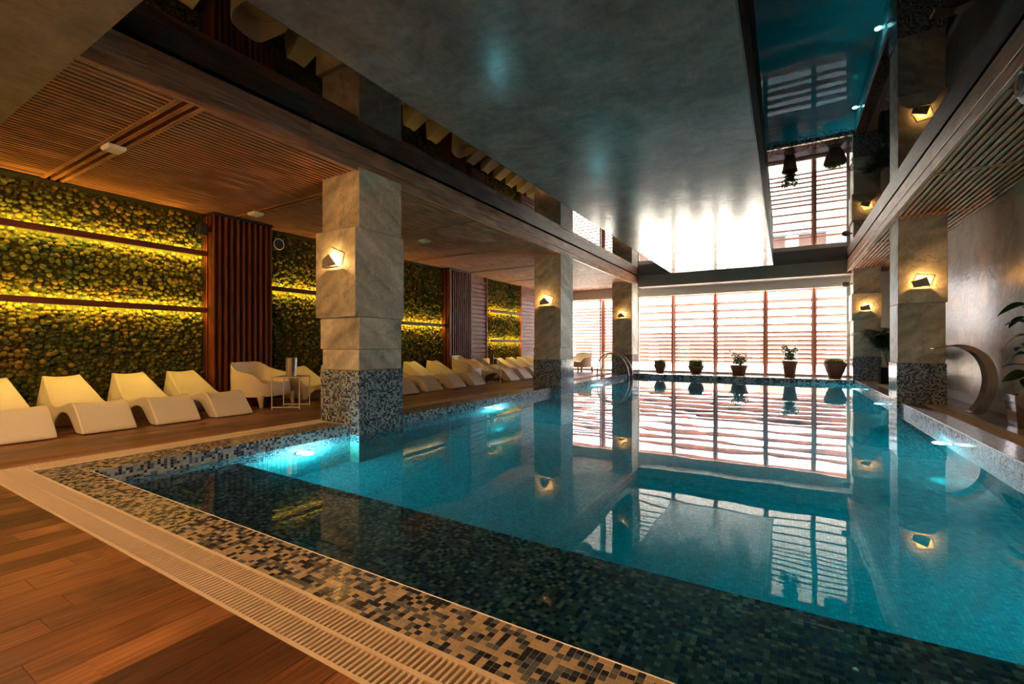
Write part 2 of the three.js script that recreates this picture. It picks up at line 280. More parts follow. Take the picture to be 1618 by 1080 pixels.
// water: one closed body with small waves on top
{
  const nx = 130, nz = 300, x0 = PX0 - 0.01, x1 = PX1 + 0.01, z0 = PZ0 + 0.01, z1 = PZ1 - 0.01, P = [], N = [], I = [];
  const waves = []; for (let k = 0; k < 22; k++) { const a = rr(0, 6.283), l = rr(0.22, 1.1); waves.push([Math.cos(a) * 6.283 / l, Math.sin(a) * 6.283 / l, rr(0, 6.283), 0.00008 * l]); }
  for (let j = 0; j <= nz; j++) for (let i = 0; i <= nx; i++) {
    const x = x0 + (x1 - x0) * i / nx, z = z0 + (z1 - z0) * j / nz; let y = WL, dx = 0, dz = 0;
    for (const [kx, kz, p, A] of waves) { const s = kx * x + kz * z + p; y += A * Math.sin(s); dx += A * kx * Math.cos(s); dz += A * kz * Math.cos(s); }
    P.push(x, y, z); N.push(-dx, 1, -dz);
  }
  for (let j = 0; j < nz; j++) for (let i = 0; i < nx; i++) { const a = j * (nx + 1) + i, b = a + 1, c = a + nx + 1, d = c + 1; I.push(a, b, c, b, d, c); }
  const rim = []; for (let i = 0; i <= nx; i++) rim.push(i); for (let j = 1; j <= nz; j++) rim.push(j * (nx + 1) + nx); for (let i = nx - 1; i >= 0; i--) rim.push(nz * (nx + 1) + i); for (let j = nz - 1; j > 0; j--) rim.push(j * (nx + 1));
  const yb = DEEP - 0.05;
  for (let k = 0; k < rim.length; k++) {
    const a = rim[k], b = rim[(k + 1) % rim.length], A = [P[a * 3], P[a * 3 + 1], P[a * 3 + 2]], B = [P[b * 3], P[b * 3 + 1], P[b * 3 + 2]];
    const dx = B[0] - A[0], dz = B[2] - A[2], l = Math.hypot(dx, dz), n = [dz / l, 0, -dx / l], m = P.length / 3;
    const cx = (x0 + x1) / 2, cz = (z0 + z1) / 2, out = Math.sign(n[0] * ((A[0] + B[0]) / 2 - cx) + n[2] * ((A[2] + B[2]) / 2 - cz));
    P.push(...A, ...B, B[0], yb, B[2], A[0], yb, A[2]); for (let q = 0; q < 4; q++) N.push(n[0] * out, 0, n[2] * out);
    out > 0 ? I.push(m, m + 1, m + 2, m, m + 2, m + 3) : I.push(m, m + 2, m + 1, m, m + 3, m + 2);
  }
  const m = P.length / 3; P.push(x0, yb, z0, x1, yb, z0, x1, yb, z1, x0, yb, z1); for (let q = 0; q < 4; q++) N.push(0, -1, 0); I.push(m, m + 1, m + 2, m, m + 2, m + 3);
  const g = new THREE.BufferGeometry(); g.setAttribute('position', new THREE.Float32BufferAttribute(P, 3)); g.setAttribute('normal', new THREE.Float32BufferAttribute(N, 3)); g.setIndex(I);
  const w = part('pool_water', g, phy({ color: 0xffffff, roughness: 0, transmission: 1, ior: 1.33, thickness: 1.2, attenuationColor: lin(0.03, 0.60, 0.66), attenuationDistance: 2.2 }), scene);
  w.userData = { label: 'clear teal water filling the swimming pool', category: 'water', kind: 'stuff' };
}
// underwater lamps
for (const [x, z, y, where] of [[PX0, -3.25, -0.52, 'beside the nearest column'], [PX0, -7.3, -0.52, 'between the lounger side columns'], [PX0, -12.8, -0.52, 'before the chrome ladder'], [PX1, -3.6, -0.52, 'beside the shallow ledge'], [PX1, -7.5, -0.52, 'below the steel waterfall deck'], [PX1, -11.7, -0.52, 'just past the right hand column'], [PX1, -15.2, -0.52, 'below the potted palm']]) {
  const s = x < 0 ? 1 : -1, side = x < 0 ? 'left' : 'right';
  const t = thing('pool_light', `round white underwater lamp in the ${side === 'left' ? 'lounger side' : 'waterfall side'} pool wall ${where}`, 'pool light', [x, y, z]);
  const ring = new THREE.TorusGeometry(0.085, 0.012, 8, 32).rotateY(Math.PI / 2).translate(s * 0.008, 0, 0); part('bezel', ring, steel, t);
  part('lens', cyl(0.08, 0.08, 0.012, 0, -0.006, 0, 32).rotateZ(Math.PI / 2).translate(s * 0.008, 0, 0), std({ color: 0xffffff, emissive: lin(0.75, 1, 1), emissiveIntensity: 2.5 }), t);
  part('guard_dome', plain(new THREE.SphereGeometry(0.05, 20, 10, 0, 6.284, 0, 1.57).rotateZ(-s * Math.PI / 2).translate(s * 0.014, 0, 0)), std({ color: 0xffffff, emissive: lin(0.75, 1, 1), emissiveIntensity: 2.5 }), t);
  const l = new THREE.PointLight(lin(0.72, 1, 0.98), 5.4); l.position.set(s * 0.12, 0, 0); l.castShadow = true; l.shadow.radius = 3; l.name = 'pool_lamp_light';
  t.add(l);
}

// ---------------------------------------------------------------- fascia boards and slatted ceilings
function fascia(x, s, label) {   // s: direction towards the pool
  const t = thing('fascia_beam', label, 'ceiling beam', [0, 0, 0], 0, null, 'structure');
  const F = (a, b, y0, y1, z0, z1) => bx(Math.min(a, b), y0, z0, Math.max(a, b), y1, z1, { g: 2, c: 0.003, o: [rnd() * 3, rnd() * 3] });
  const cuts = [-1.284, -3.26, -7.69, -12.1, -16.72];
  for (let k = 0; k < 4; k++) {
    part('upper_board', F(x, x - s * 0.05, HS + 0.115, HM - 0.02, cuts[k + 1] + 0.002, cuts[k] - 0.002), fasciaWood, t);
    part('lower_board', F(x - s * 0.012, x - s * 0.06, HS - 0.01, HS + 0.108, cuts[k + 1] + 0.002, cuts[k] - 0.002), fasciaWood, t);
  }
  part('core', bx(Math.min(x - s * 0.05, x - s * 0.12), HS + 0.02, -16.72, Math.max(x - s * 0.05, x - s * 0.12), HM - 0.001, -1.284), fasciaWood, t);
}
fascia(FXL, 1, 'long wooden fascia beam edging the slatted ceiling over the sun loungers');
fascia(FXR, -1, 'long wooden fascia beam edging the slatted ceiling over the steel waterfall');
function slatted(label, x0, x1, joints, limit) {
  const t = thing('slatted_ceiling', label, 'slatted ceiling', [0, 0, 0], 0, null, 'structure');
  part('backing_panel', bx(x0, HS + 0.1, ZF + 0.08, x1, HM - 0.001, -1.284), slatWood[1], t);
  const n = Math.round((x1 - x0) / 0.08), p = (x1 - x0) / n, rest = [[], [], []]; let made = 0;
  const zs = [-1.286, ...joints.flatMap(([a, b]) => [a, b]), -17.45];
  for (let k = 0; k < zs.length; k += 2) {
    const a = zs[k], b = zs[k + 1], L = a - b, geos = [0, 1, 2].map(q => bx(-0.0215, 0, -L / 2, 0.0215, 0.1, L / 2, { g: 2, c: 0.002, o: [q * 0.9 + k, q * 0.37] }));
    for (let i = 0; i < n; i++) {
      const q = Math.floor(rnd() * 3), pos = [x0 + (i + 0.5) * p, HS, (a + b) / 2];
      if (made < limit) { const m = part('slat', geos[q], slatWood[q], t); m.position.set(...pos); made++; } else rest[q].push(geos[q].clone().translate(...pos));
    }
  }
  rest.forEach((g, q) => g.length && part('slat_field', g, slatWood[q], t, 'stuff'));
  for (const [a, b, bars] of joints) {
    const w = (a - b) / (2 * bars - 1);
    for (let k = 0; k < bars; k++) part('cross_bar', bx(x0, HS - 0.004, a - (2 * k + 1) * w, x1, HS + 0.1, a - 2 * k * w, { g: 0, c: 0.002 }), slatWood[k % 3], t);
  }
}
slatted('wooden slat ceiling with lamp slots above the sun loungers', XW, FXL - 0.06, [[-1.975, -2.205, 3], [-4.27, -4.40, 2], [-6.55, -6.68, 2], [-8.85, -8.98, 2], [-11.15, -11.28, 2], [-13.45, -13.58, 2], [-15.75, -15.88, 2]], 288);
slatted('wooden slat ceiling above the curved steel waterfall', FXR + 0.06, XR, [[-3.2, -3.3, 2], [-5.5, -5.6, 2], [-7.8, -7.9, 2], [-10.1, -10.2, 2], [-12.4, -12.5, 2], [-14.7, -14.8, 2]], 300);

// ---------------------------------------------------------------- columns
function column(x0, x1, z1, z0, blocks, label, pool) {   // z1 front (nearer), z0 back; blocks: [yBottom, yTop, dLeft, dRight, dFront, dBack]
  const t = thing('column', label, 'column', [0, 0, 0], 0, null, 'structure');
  for (const [a, b, l, r, f, k] of blocks) part('plaster_block', bx(x0 - l, a + 0.003, z0 - k, x1 + r, b, z1 + f, { c: 0.006, g: 1, o: [rnd() * 4, rnd() * 4] }), plasterCol, t);
  const e = 0.012, yb = -0.55, top = blocks[blocks.length - 1][0];
  part('base', bx(x0 - e, DEEP + 0.01, z0 - e, x1 + e, top, z1 + e), grout, t);
  const h = top - yb;
  mosaic(t, 'base_tiles', [x0 - e, top, z1 + e], [1, 0, 0], [0, -1, 0], [0, 0, 1], x1 - x0 + 2 * e, h, PAL.column);
  mosaic(t, 'base_tiles', [x1 + e, top, z1 + e], [0, 0, -1], [0, -1, 0], [1, 0, 0], z1 - z0 + 2 * e, h, PAL.column);
  mosaic(t, 'base_tiles', [x0 - e, top, z1 + e], [0, 0, -1], [0, -1, 0], [-1, 0, 0], z1 - z0 + 2 * e, h, PAL.column);
  mosaic(t, 'base_tiles', [x0 - e, top, z0 - e], [1, 0, 0], [0, -1, 0], [0, 0, -1], x1 - x0 + 2 * e, h, PAL.column);
}
column(-5.306, -4.59, -3.943, -4.684, [[2.49, HS + 0.04, 0, 0, 0, 0], [1.362, 2.49, 0.055, 0, 0.06, 0.05], [0.95, 1.362, 0.04, 0, 0, 0], [0.68, 0.95, -0.005, 0, 0, 0]], 'stepped stone column with a mosaic base beside the nearest sun loungers');
column(-5.306, -4.59, -9.97, -10.71, [[0.947, HS + 0.04, 0, 0, 0, 0], [0.66, 0.947, 0, 0, 0.03, 0.01]], 'smooth stone column with a low step and mosaic base, second along the lounger deck');
column(-5.306, -4.59, -15.917, -16.66, [[0.68, HS + 0.04, 0, 0, 0, 0]], 'stone column with mosaic base behind the chrome pool ladder');
column(1.7155, 2.343, -10.368, -11.064, [[1.729, HS + 0.04, 0, 0.02, 0.03, 0], [0.69, 1.729, 0, 0, 0, 0]], 'stone column with dark mosaic base before the steel waterfall wall');
column(1.7155, 2.343, -16.361, -17.06, [[2.49, HS + 0.04, 0, 0, 0, 0], [1.722, 2.49, 0.04, 0.02, 0.03, 0], [0.68, 1.722, 0, 0, 0, 0]], 'stone column with mosaic base behind the potted palm');

// ---------------------------------------------------------------- sconces: folded plate over a lit plate
const sconceShade = std({ color: lin(0.34, 0.31, 0.27), roughness: 0.5 });
function plate(pts, d) { const s = new THREE.Shape(pts.map(p => new THREE.Vector2(...p))); return plain(new THREE.ExtrudeGeometry(s, { depth: d, bevelEnabled: false })); }
function sconce(x, y, z, right, label) {
  const t = thing('wall_sconce', label, 'wall light', [x, y, z]);
  const back = right ? [[-0.10, -0.03], [-0.06, 0.075], [0.16, 0.035], [0.11, -0.135], [-0.13, -0.06]] : [[-0.07, -0.02], [-0.045, 0.11], [0.19, 0.02], [0.15, -0.13], [-0.16, -0.06]];
  const front = right ? [[-0.15, -0.055], [0.055, 0.015], [0.105, -0.14], [-0.12, -0.15]] : [[-0.165, -0.055], [-0.04, 0.02], [0.12, -0.135], [-0.16, -0.15]];
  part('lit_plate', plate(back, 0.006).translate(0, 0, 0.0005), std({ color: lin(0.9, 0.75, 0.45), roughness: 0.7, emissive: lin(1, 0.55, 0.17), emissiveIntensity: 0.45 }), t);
  part('front_plate', plate(front, 0.006).translate(right ? -0.005 : 0.035, 0, 0.08), sconceShade, t);
  part('bottom_fold', bx(right ? -0.12 : -0.12, -0.152, 0.012, right ? 0.095 : 0.15, -0.147, 0.085), sconceShade, t);
  part('bulb', new THREE.SphereGeometry(0.01, 12, 8).translate(0.01, -0.06, 0.058), std({ color: 0xffffff, emissive: lin(1, 0.62, 0.25), emissiveIntensity: 8 }), t);
  const l = new THREE.PointLight(lin(1, 0.54, 0.17), 0.6); l.position.set(0.01, -0.06, 0.058); l.castShadow = true; l.name = 'sconce_bulb_light'; t.add(l);
}
sconce(-4.99, 2.15, -3.883, false, 'glowing folded metal sconce on the stepped column beside the nearest loungers');
sconce(-4.98, 2.14, -9.969, false, 'glowing folded metal sconce on the second lounger side column');
sconce(-4.94, 2.14, -15.916, false, 'glowing folded metal sconce on the column behind the pool ladder');
sconce(2.03, 2.15, -10.337, true, 'glowing folded metal sconce on the column before the steel waterfall');
sconce(2.01, 2.15, -16.33, true, 'glowing folded metal sconce above the potted palm');

// ---------------------------------------------------------------- moss walls with light shelves
const ballGeos = [0, 1, 2, 3].map(k => {
  const g = new THREE.IcosahedronGeometry(1, 2), p = g.attributes.position, v = new THREE.Vector3();
  for (let i = 0; i < p.count; i++) { v.fromBufferAttribute(p, i); const a = Math.atan2(v.z, v.y) / 6.283 + 0.5, b = v.x * 0.5 + 0.5; const f = 1 + 0.14 * (n8(a + k * 0.23, b + k * 0.4) - 0.5) + 0.16 * (n32(a + k * 0.1, b) - 0.5); v.multiplyScalar(f); p.setXYZ(i, v.x * 0.95, v.y, v.z); }
  g.computeVertexNormals(); return plain(g);
});
const mossTones = [[0.125, 0.105, 0.014], [0.07, 0.072, 0.011], [0.16, 0.105, 0.017], [0.032, 0.048, 0.010], [0.095, 0.09, 0.014]];
const mossMats = mossTones.map(c => std({ color: lin(...c), roughness: 0.95 })), mossInst = std({ color: 0xffffff, roughness: 0.95 });
function moss(z1, z0, shelves, label, singleTest) {
  const t = thing('moss_panel', label, 'moss wall', [XW, 0, 0], 0, 'moss panels along the lounger wall');
  part('backing', bx(0.001, 0.02, z0, 0.03, HS - 0.002, z1), mossMats[1], t);
  const insts = ballGeos.map(() => []); let made = 0;
  const patch = {};
  for (let y = 0.06; y < HS - 0.04; y += 0.051) for (let z = z0 + 0.04; z < z1 - 0.03; z += 0.056) {
    const big = rnd() < 0.36, r = big ? rr(0.027, 0.038) : rr(0.022, 0.03), py = y + rr(-0.02, 0.02), pz = z + rr(-0.022, 0.022), d = 0.03 + (big ? rr(0.03, 0.052) : rr(0.002, 0.016));
    if (shelves.some(h => Math.abs(py - h) < 0.046)) continue;
    const key = Math.floor(py / 0.62) + ',' + Math.floor(pz / 0.62); patch[key] ??= Math.floor(rnd() * 5);
    const tone = rnd() < 0.55 ? patch[key] : Math.floor(rnd() * 5), k = Math.floor(rnd() * 4);
    if (big && singleTest && made < 298 && singleTest(py, pz)) { const m = part('moss_ball', ballGeos[k], mossMats[tone], t); m.position.set(d, py, pz); m.scale.setScalar(r); m.rotation.x = rr(0, 6.28); made++; }
    else insts[k].push([d, py, pz, r, tone]);
  }
  insts.forEach((a, k) => {
    const im = new THREE.InstancedMesh(ballGeos[k], mossInst, a.length), M = new THREE.Matrix4(), Q = new THREE.Quaternion(), X = new THREE.Vector3(1, 0, 0), c = new THREE.Color();
    a.forEach(([d, y, z, r, tone], i) => { Q.setFromAxisAngle(X, rr(0, 6.28)); im.setMatrixAt(i, M.compose(new THREE.Vector3(d, y, z), Q, new THREE.Vector3(r, r, r))); const f = rr(0.8, 1.2), m = mossTones[tone]; im.setColorAt(i, c.setRGB(m[0] * f, m[1] * f, m[2] * f)); });
    im.name = 'moss_field'; im.userData.kind = 'stuff'; shadow(im); t.add(im);
  });
}
moss(0.6, -3.93, [2.525, 1.585], 'lumpy green moss wall section behind the nearest sun loungers', (y, z) => z < -1.6 && z > -3.93 && y > 1.0);
moss(-4.97, -7.28, [2.075], 'lumpy green moss wall section right beside the first wooden pilaster', (y, z) => z > -6.1);
moss(-7.36, -10.18, [1.57], 'lumpy green moss wall section ending at the second wooden pilaster', (y, z) => z < -8.6);
moss(-12.42, -14.6, [2.14, 1.155], 'lumpy green moss wall section between two horizontal slat panels', () => false);
function shelf(y, z1, z0, label) {
  const t = thing('light_shelf', label, 'light shelf', [XW, y, (z0 + z1) / 2], 0, null), L = z1 - z0;
  part('face_board', bx(0.185, -0.042, -L / 2, 0.205, 0.042, L / 2, { g: 2, c: 0.002 }), shelfWood, t);
  part('bracket_board', bx(0.03, -0.018, -L / 2, 0.185, 0.018, L / 2), shelfWood, t);
  for (const s of [1, -1]) {
    part('led_strip', bx(0.14, s > 0 ? 0.018 : -0.024, -L / 2 + 0.02, 0.16, s > 0 ? 0.024 : -0.018, L / 2 - 0.02), std({ color: 0xffffff, emissive: lin(1, 0.62, 0.08), emissiveIntensity: 5 }), t);
    const l = new THREE.RectAreaLight(lin(1, 0.60, 0.07), 88, L - 0.04, 0.02); l.name = 'led_strip_light';
    t.add(l); l.position.set(0.148, s * 0.032, 0); l.lookAt(XW + 0.148 - 0.72, y + s * (0.032 + 0.69), (z0 + z1) / 2);
  }
}
shelf(2.525, 0.6, -3.93, 'upper glowing wooden light shelf on the moss behind the nearest loungers');
shelf(1.585, 0.6, -3.93, 'lower glowing wooden light shelf on the moss behind the nearest loungers');
shelf(2.075, -4.97, -7.28, 'glowing wooden light shelf right beside the first wooden pilaster');
shelf(1.57, -7.36, -10.18, 'glowing wooden light shelf ending at the second wooden pilaster');
shelf(2.14, -12.46, -14.58, 'upper glowing light shelf between the horizontal slat panels');
shelf(1.155, -12.46, -14.58, 'lower glowing light shelf between the horizontal slat panels');
{ const t = thing('wooden_post', 'slim upright wooden post between two moss sections', 'post', [0, 0, 0], 0, null, 'structure'); part('post_body', bx(XW, 0, -7.36, XW + 0.14, HS - 0.002, -7.28, { c: 0.003 }), redWood[0], t); part('post_plinth', bx(XW, 0, -7.365, XW + 0.15, 0.08, -7.275, { c: 0.003 }), redWood[1], t); }

// ---------------------------------------------------------------- vertical batten pilasters, horizontal slat panels
function pilaster(z1, z0, depth, label) {
  const t = thing('slatted_pilaster', label, 'pilaster', [0, 0, 0], 0, null, 'structure'), xf = XW + depth;
  part('core', bx(XW, 0, z0 + 0.06, xf - 0.115, HS - 0.03, z1 - 0.06), redWood[0], t);
  part('cap', bx(XW, HS - 0.05, z0 - 0.005, xf + 0.005, HS - 0.002, z1 + 0.005), blackPlastic, t);
  const n = Math.round((z1 - z0) / 0.1), p = (z1 - z0) / n;
  for (let i = 0; i <= n; i++) part('batten', bx(xf - 0.12, 0, Math.max(z0, z0 + i * p - 0.018), xf, HS - 0.05, Math.min(z1, z0 + i * p + 0.018), { g: 1, c: 0.002, o: [i * 0.3, i * 0.7] }), redWood[i % 2], t);
  const m = Math.round(depth / 0.085);
  for (const [za, zb] of [[z1 - 0.06, z1], [z0, z0 + 0.06]]) for (let i = 0; i < m; i++) part('batten', bx(XW + 0.02 + i * 0.085, 0, za, XW + 0.055 + i * 0.085, HS - 0.05, zb, { g: 1, c: 0.002, o: [i * 0.3, i * 0.7] }), redWood[i % 2], t);
}
pilaster(-3.95, -4.95, 0.36, 'dark red wooden batten pilaster behind the nearest armchair');
pilaster(-10.2, -11.28, 0.3, 'dark red wooden batten pilaster next to the horizontal slat panel');
function slatPanel(z1, z0, label) {
  const t = thing('slat_panel', label, 'slat panel', [0, 0, 0], 0, null, 'structure');
  const pink = wood(0.42, 0.17, 0.11, 0.4);
  part('backing', bx(XW, 0, z0, XW + 0.05, HS - 0.002, z1), pink, t);
  for (let y = 0.12; y < HS - 0.15; y += 0.135) part('slat', bx(XW + 0.06, y, z0 + 0.06, XW + 0.10, y + 0.105, z1 - 0.02, { g: 2, c: 0.003, o: [y, y * 3] }), pink, t);
  for (const z of [z0, z1 - 0.06]) part('upright', bx(XW + 0.05, 0, z, XW + 0.13, HS - 0.002, z + 0.05, { g: 1, c: 0.003 }), pink, t);
}
slatPanel(-11.3, -12.4, 'pinkish horizontal wooden slat panel beside the second pilaster');
slatPanel(-14.62, -17.5, 'pinkish horizontal wooden slat panel nearest the far windows');

// ---------------------------------------------------------------- far windows and the louvre screen outside
function windowUnit(name, x0, x1, mull, label) {
  const t = new THREE.Group(); t.name = name; t.userData = { kind: 'structure', label, category: 'window' }; scene.add(t);
  const y0 = 0.02, y1 = 2.9, z = ZF;
  part('frame', [bx(x0, y0, z - 0.04, x0 + 0.07, y1, z + 0.05), bx(x1 - 0.07, y0, z - 0.04, x1, y1, z + 0.05), bx(x0, y1 - 0.05, z - 0.04, x1, y1, z + 0.05), bx(x0, y0, z - 0.04, x1, y0 + 0.05, z + 0.05)], whitePaint, t);
  const xs = [x0 + 0.07, ...mull, x1 - 0.07];
  for (let i = 0; i + 1 < xs.length; i++) part('pane', bx(xs[i] + (i ? 0.02 : 0), y0 + 0.05, z - 0.003, xs[i + 1] - (i + 2 < xs.length ? 0.02 : 0), y1 - 0.05, z + 0.003), glass, t);
  for (const m of mull) part('mullion', bx(m - 0.02, y0 + 0.05, z - 0.03, m + 0.02, y1 - 0.05, z + 0.03), std({ color: lin(0.4, 0.16, 0.09), roughness: 0.5 }), t);
}
windowUnit('window_1', -4.86, 1.74, [-3.53, -2.09, -0.54, 0.82], 'wide five bay window behind the potted plants');
windowUnit('window_2', -7.75, -5.35, [-6.35], 'narrow window beyond the sun lounger deck');
{
  const t = thing('louvre_screen', 'reddish wooden louvre screen outside the wide window', 'louvre screen', [0, 0, 0]);
  const z = -17.95, posts = [-4.95, -3.59, -2.13, -0.55, 0.84, 1.85];
  for (const x of posts) part('post', bx(x - 0.07, -0.1, z - 0.06, x + 0.07, 3.1, z + 0.06, { c: 0.004, g: 1 }), louverWood, t);
  const ys = [2.5, 2.23, 1.96, 1.69, 1.43]; for (let y = 1.285; y > 0.25; y -= 0.148) ys.push(y);
  for (const y of ys) for (let i = 0; i + 1 < posts.length; i++) { const m = part('louvre', bx(posts[i] + 0.07, -0.019, -0.075, posts[i + 1] - 0.07, 0.019, 0.075, { c: 0.004, g: 0, o: [y, y] }), louverWood, t); m.position.set(0, y, z); m.rotation.x = -0.46; }
  part('head_rail', bx(-5.0, 2.82, z - 0.07, 1.9, 3.1, z + 0.07, { c: 0.004 }), louverWood, t);
  const t2 = thing('louvre_screen', 'close set wooden louvre screen outside the narrow window', 'louvre screen', [0, 0, 0]);
  const p2 = [-7.85, -6.35, -5.25];
  for (const x of p2) part('post', bx(x - 0.07, -0.1, z - 0.06, x + 0.07, 3.1, z + 0.06, { c: 0.004, g: 1 }), louverWood, t2);
  for (let y = 2.5; y > 0.25; y -= 0.125) for (let i = 0; i < 2; i++) { const m = part('louvre', bx(p2[i] + 0.07, -0.014, -0.05, p2[i + 1] - 0.07, 0.014, 0.05, { c: 0.004, g: 0, o: [y, y] }), louverWood, t2); m.position.set(0, y, z); m.rotation.x = -0.42; }
  part('head_rail', bx(-7.9, 2.82, z - 0.07, -5.2, 3.1, z + 0.07, { c: 0.004 }), louverWood, t2);
}
{
  const ter = part('terrace_paving', [bx(-60, -0.4, -120, 60, -0.06, -17.72)], std({ color: lin(0.42, 0.40, 0.37), roughness: 0.8 }), scene);
  ter.userData = { kind: 'structure', label: 'pale sunlit terrace paving outside the windows', category: 'paving' };
  const w = thing('garden_wall', 'low brown garden wall with pale piers beyond the terrace', 'garden wall', [0, 0, 0]);
  const brick = std({ color: lin(0.26, 0.16, 0.13), roughness: 0.8 }), pale = std({ color: lin(0.75, 0.73, 0.7), roughness: 0.8 });
  for (let x = -24; x < 2; x += 1.9) { part('wall_panel', bx(x, -0.06, -30.2, x + 1.25, 1.35, -30, { c: 0.01 }), brick, w); part('pier', bx(x + 1.25, -0.06, -30.3, x + 1.9, 1.5, -29.9, { c: 0.01 }), pale, w); }
}
// ---------------------------------------------------------------- sun loungers
function loungerGeo() {
  const s = new THREE.Shape();
  s.moveTo(0.0, 0.012); s.bezierCurveTo(0.004, 0.03, -0.01, 0.05, -0.03, 0.07); s.lineTo(-0.22, 0.265); s.bezierCurveTo(-0.29, 0.33, -0.36, 0.345, -0.45, 0.335);
  s.bezierCurveTo(-0.62, 0.315, -0.78, 0.265, -0.93, 0.268); s.bezierCurveTo(-1.06, 0.275, -1.12, 0.305, -1.2, 0.345); s.lineTo(-1.66, 0.585); s.bezierCurveTo(-1.71, 0.61, -1.75, 0.61, -1.755, 0.575);
  s.bezierCurveTo(-1.765, 0.4, -1.74, 0.18, -1.68, 0.0); s.lineTo(-1.04, 0.0); s.bezierCurveTo(-0.96, 0.06, -0.86, 0.175, -0.7, 0.2); s.bezierCurveTo(-0.58, 0.215, -0.5, 0.2, -0.43, 0.155); s.bezierCurveTo(-0.34, 0.09, -0.26, 0.02, -0.2, 0.0); s.lineTo(-0.02, 0.0); s.closePath();
  const W = 0.5, b = 0.018;
  const g = new THREE.ExtrudeGeometry(s, { depth: W - 2 * b, bevelEnabled: true, bevelThickness: b, bevelSize: b, bevelOffset: -b, bevelSegments: 4, steps: 10, curveSegments: 14 });
  g.translate(0, 0, -W / 2 + b);
  const p = g.attributes.position;
  for (let i = 0; i < p.count; i++) {
    const x = p.getX(i), y = p.getY(i), z = p.getZ(i), k = THREE.MathUtils.smoothstep(-x, 0.95, 1.7) * THREE.MathUtils.smoothstep(y, 0.1, 0.6);
    const u = z / (W / 2), hollow = 0.022 * (1 - u * u) * THREE.MathUtils.smoothstep(y, 0.2, 0.27) * (x < -0.1 ? 1 : 0);
    p.setZ(i, z * (1 - 0.26 * k)); p.setY(i, y > 0.22 ? y - hollow : y);
  }
  g.scale(0.93, 1, 1); g.computeVertexNormals(); return plain(g);
}
{
  const geo = loungerGeo(), footPad = std({ color: lin(0.1, 0.1, 0.1), roughness: 0.8 });
  const nth = ['first', 'second', 'third', 'fourth', 'fifth', 'sixth'];
  const rows = [[-6.68, [-3.545, -2.855, -2.155, -1.455], k => `cream moulded sun lounger by the nearest moss wall, ${nth[k]} from the first pilaster`, 'loungers by the nearest moss wall'],
    [-6.53, [-5.48, -6.21, -6.94, -7.72, -8.58, -9.42], k => `cream moulded sun lounger behind the stepped column, ${nth[k]} from the first armchair`, 'loungers behind the stepped column'],
    [-6.53, [-11.15, -11.93, -12.7, -13.45, -14.2, -14.95], k => `cream moulded sun lounger in the far row, ${nth[k]} beyond the second armchair`, 'loungers in the far row']];
  let root = null;
  for (const [x, zs, label, group] of rows) zs.forEach((z, k) => {
    if (!root) {
      root = thing('sun_lounger', label(k), 'sun lounger', [x, 0.004, z], 0, group);
      part('shell', geo, whitePlastic, root); part('foot_pad', bx(-1.5, -0.004, -0.2, -1.05, 0.001, 0.2), footPad, root); part('foot_pad', bx(-0.15, -0.004, -0.2, -0.04, 0.001, 0.2), footPad, root);
    } else copyThing(root, 'sun_lounger', [x, 0.004, z], rr(-0.02, 0.02), label(k)).userData.group = group;
  });
}
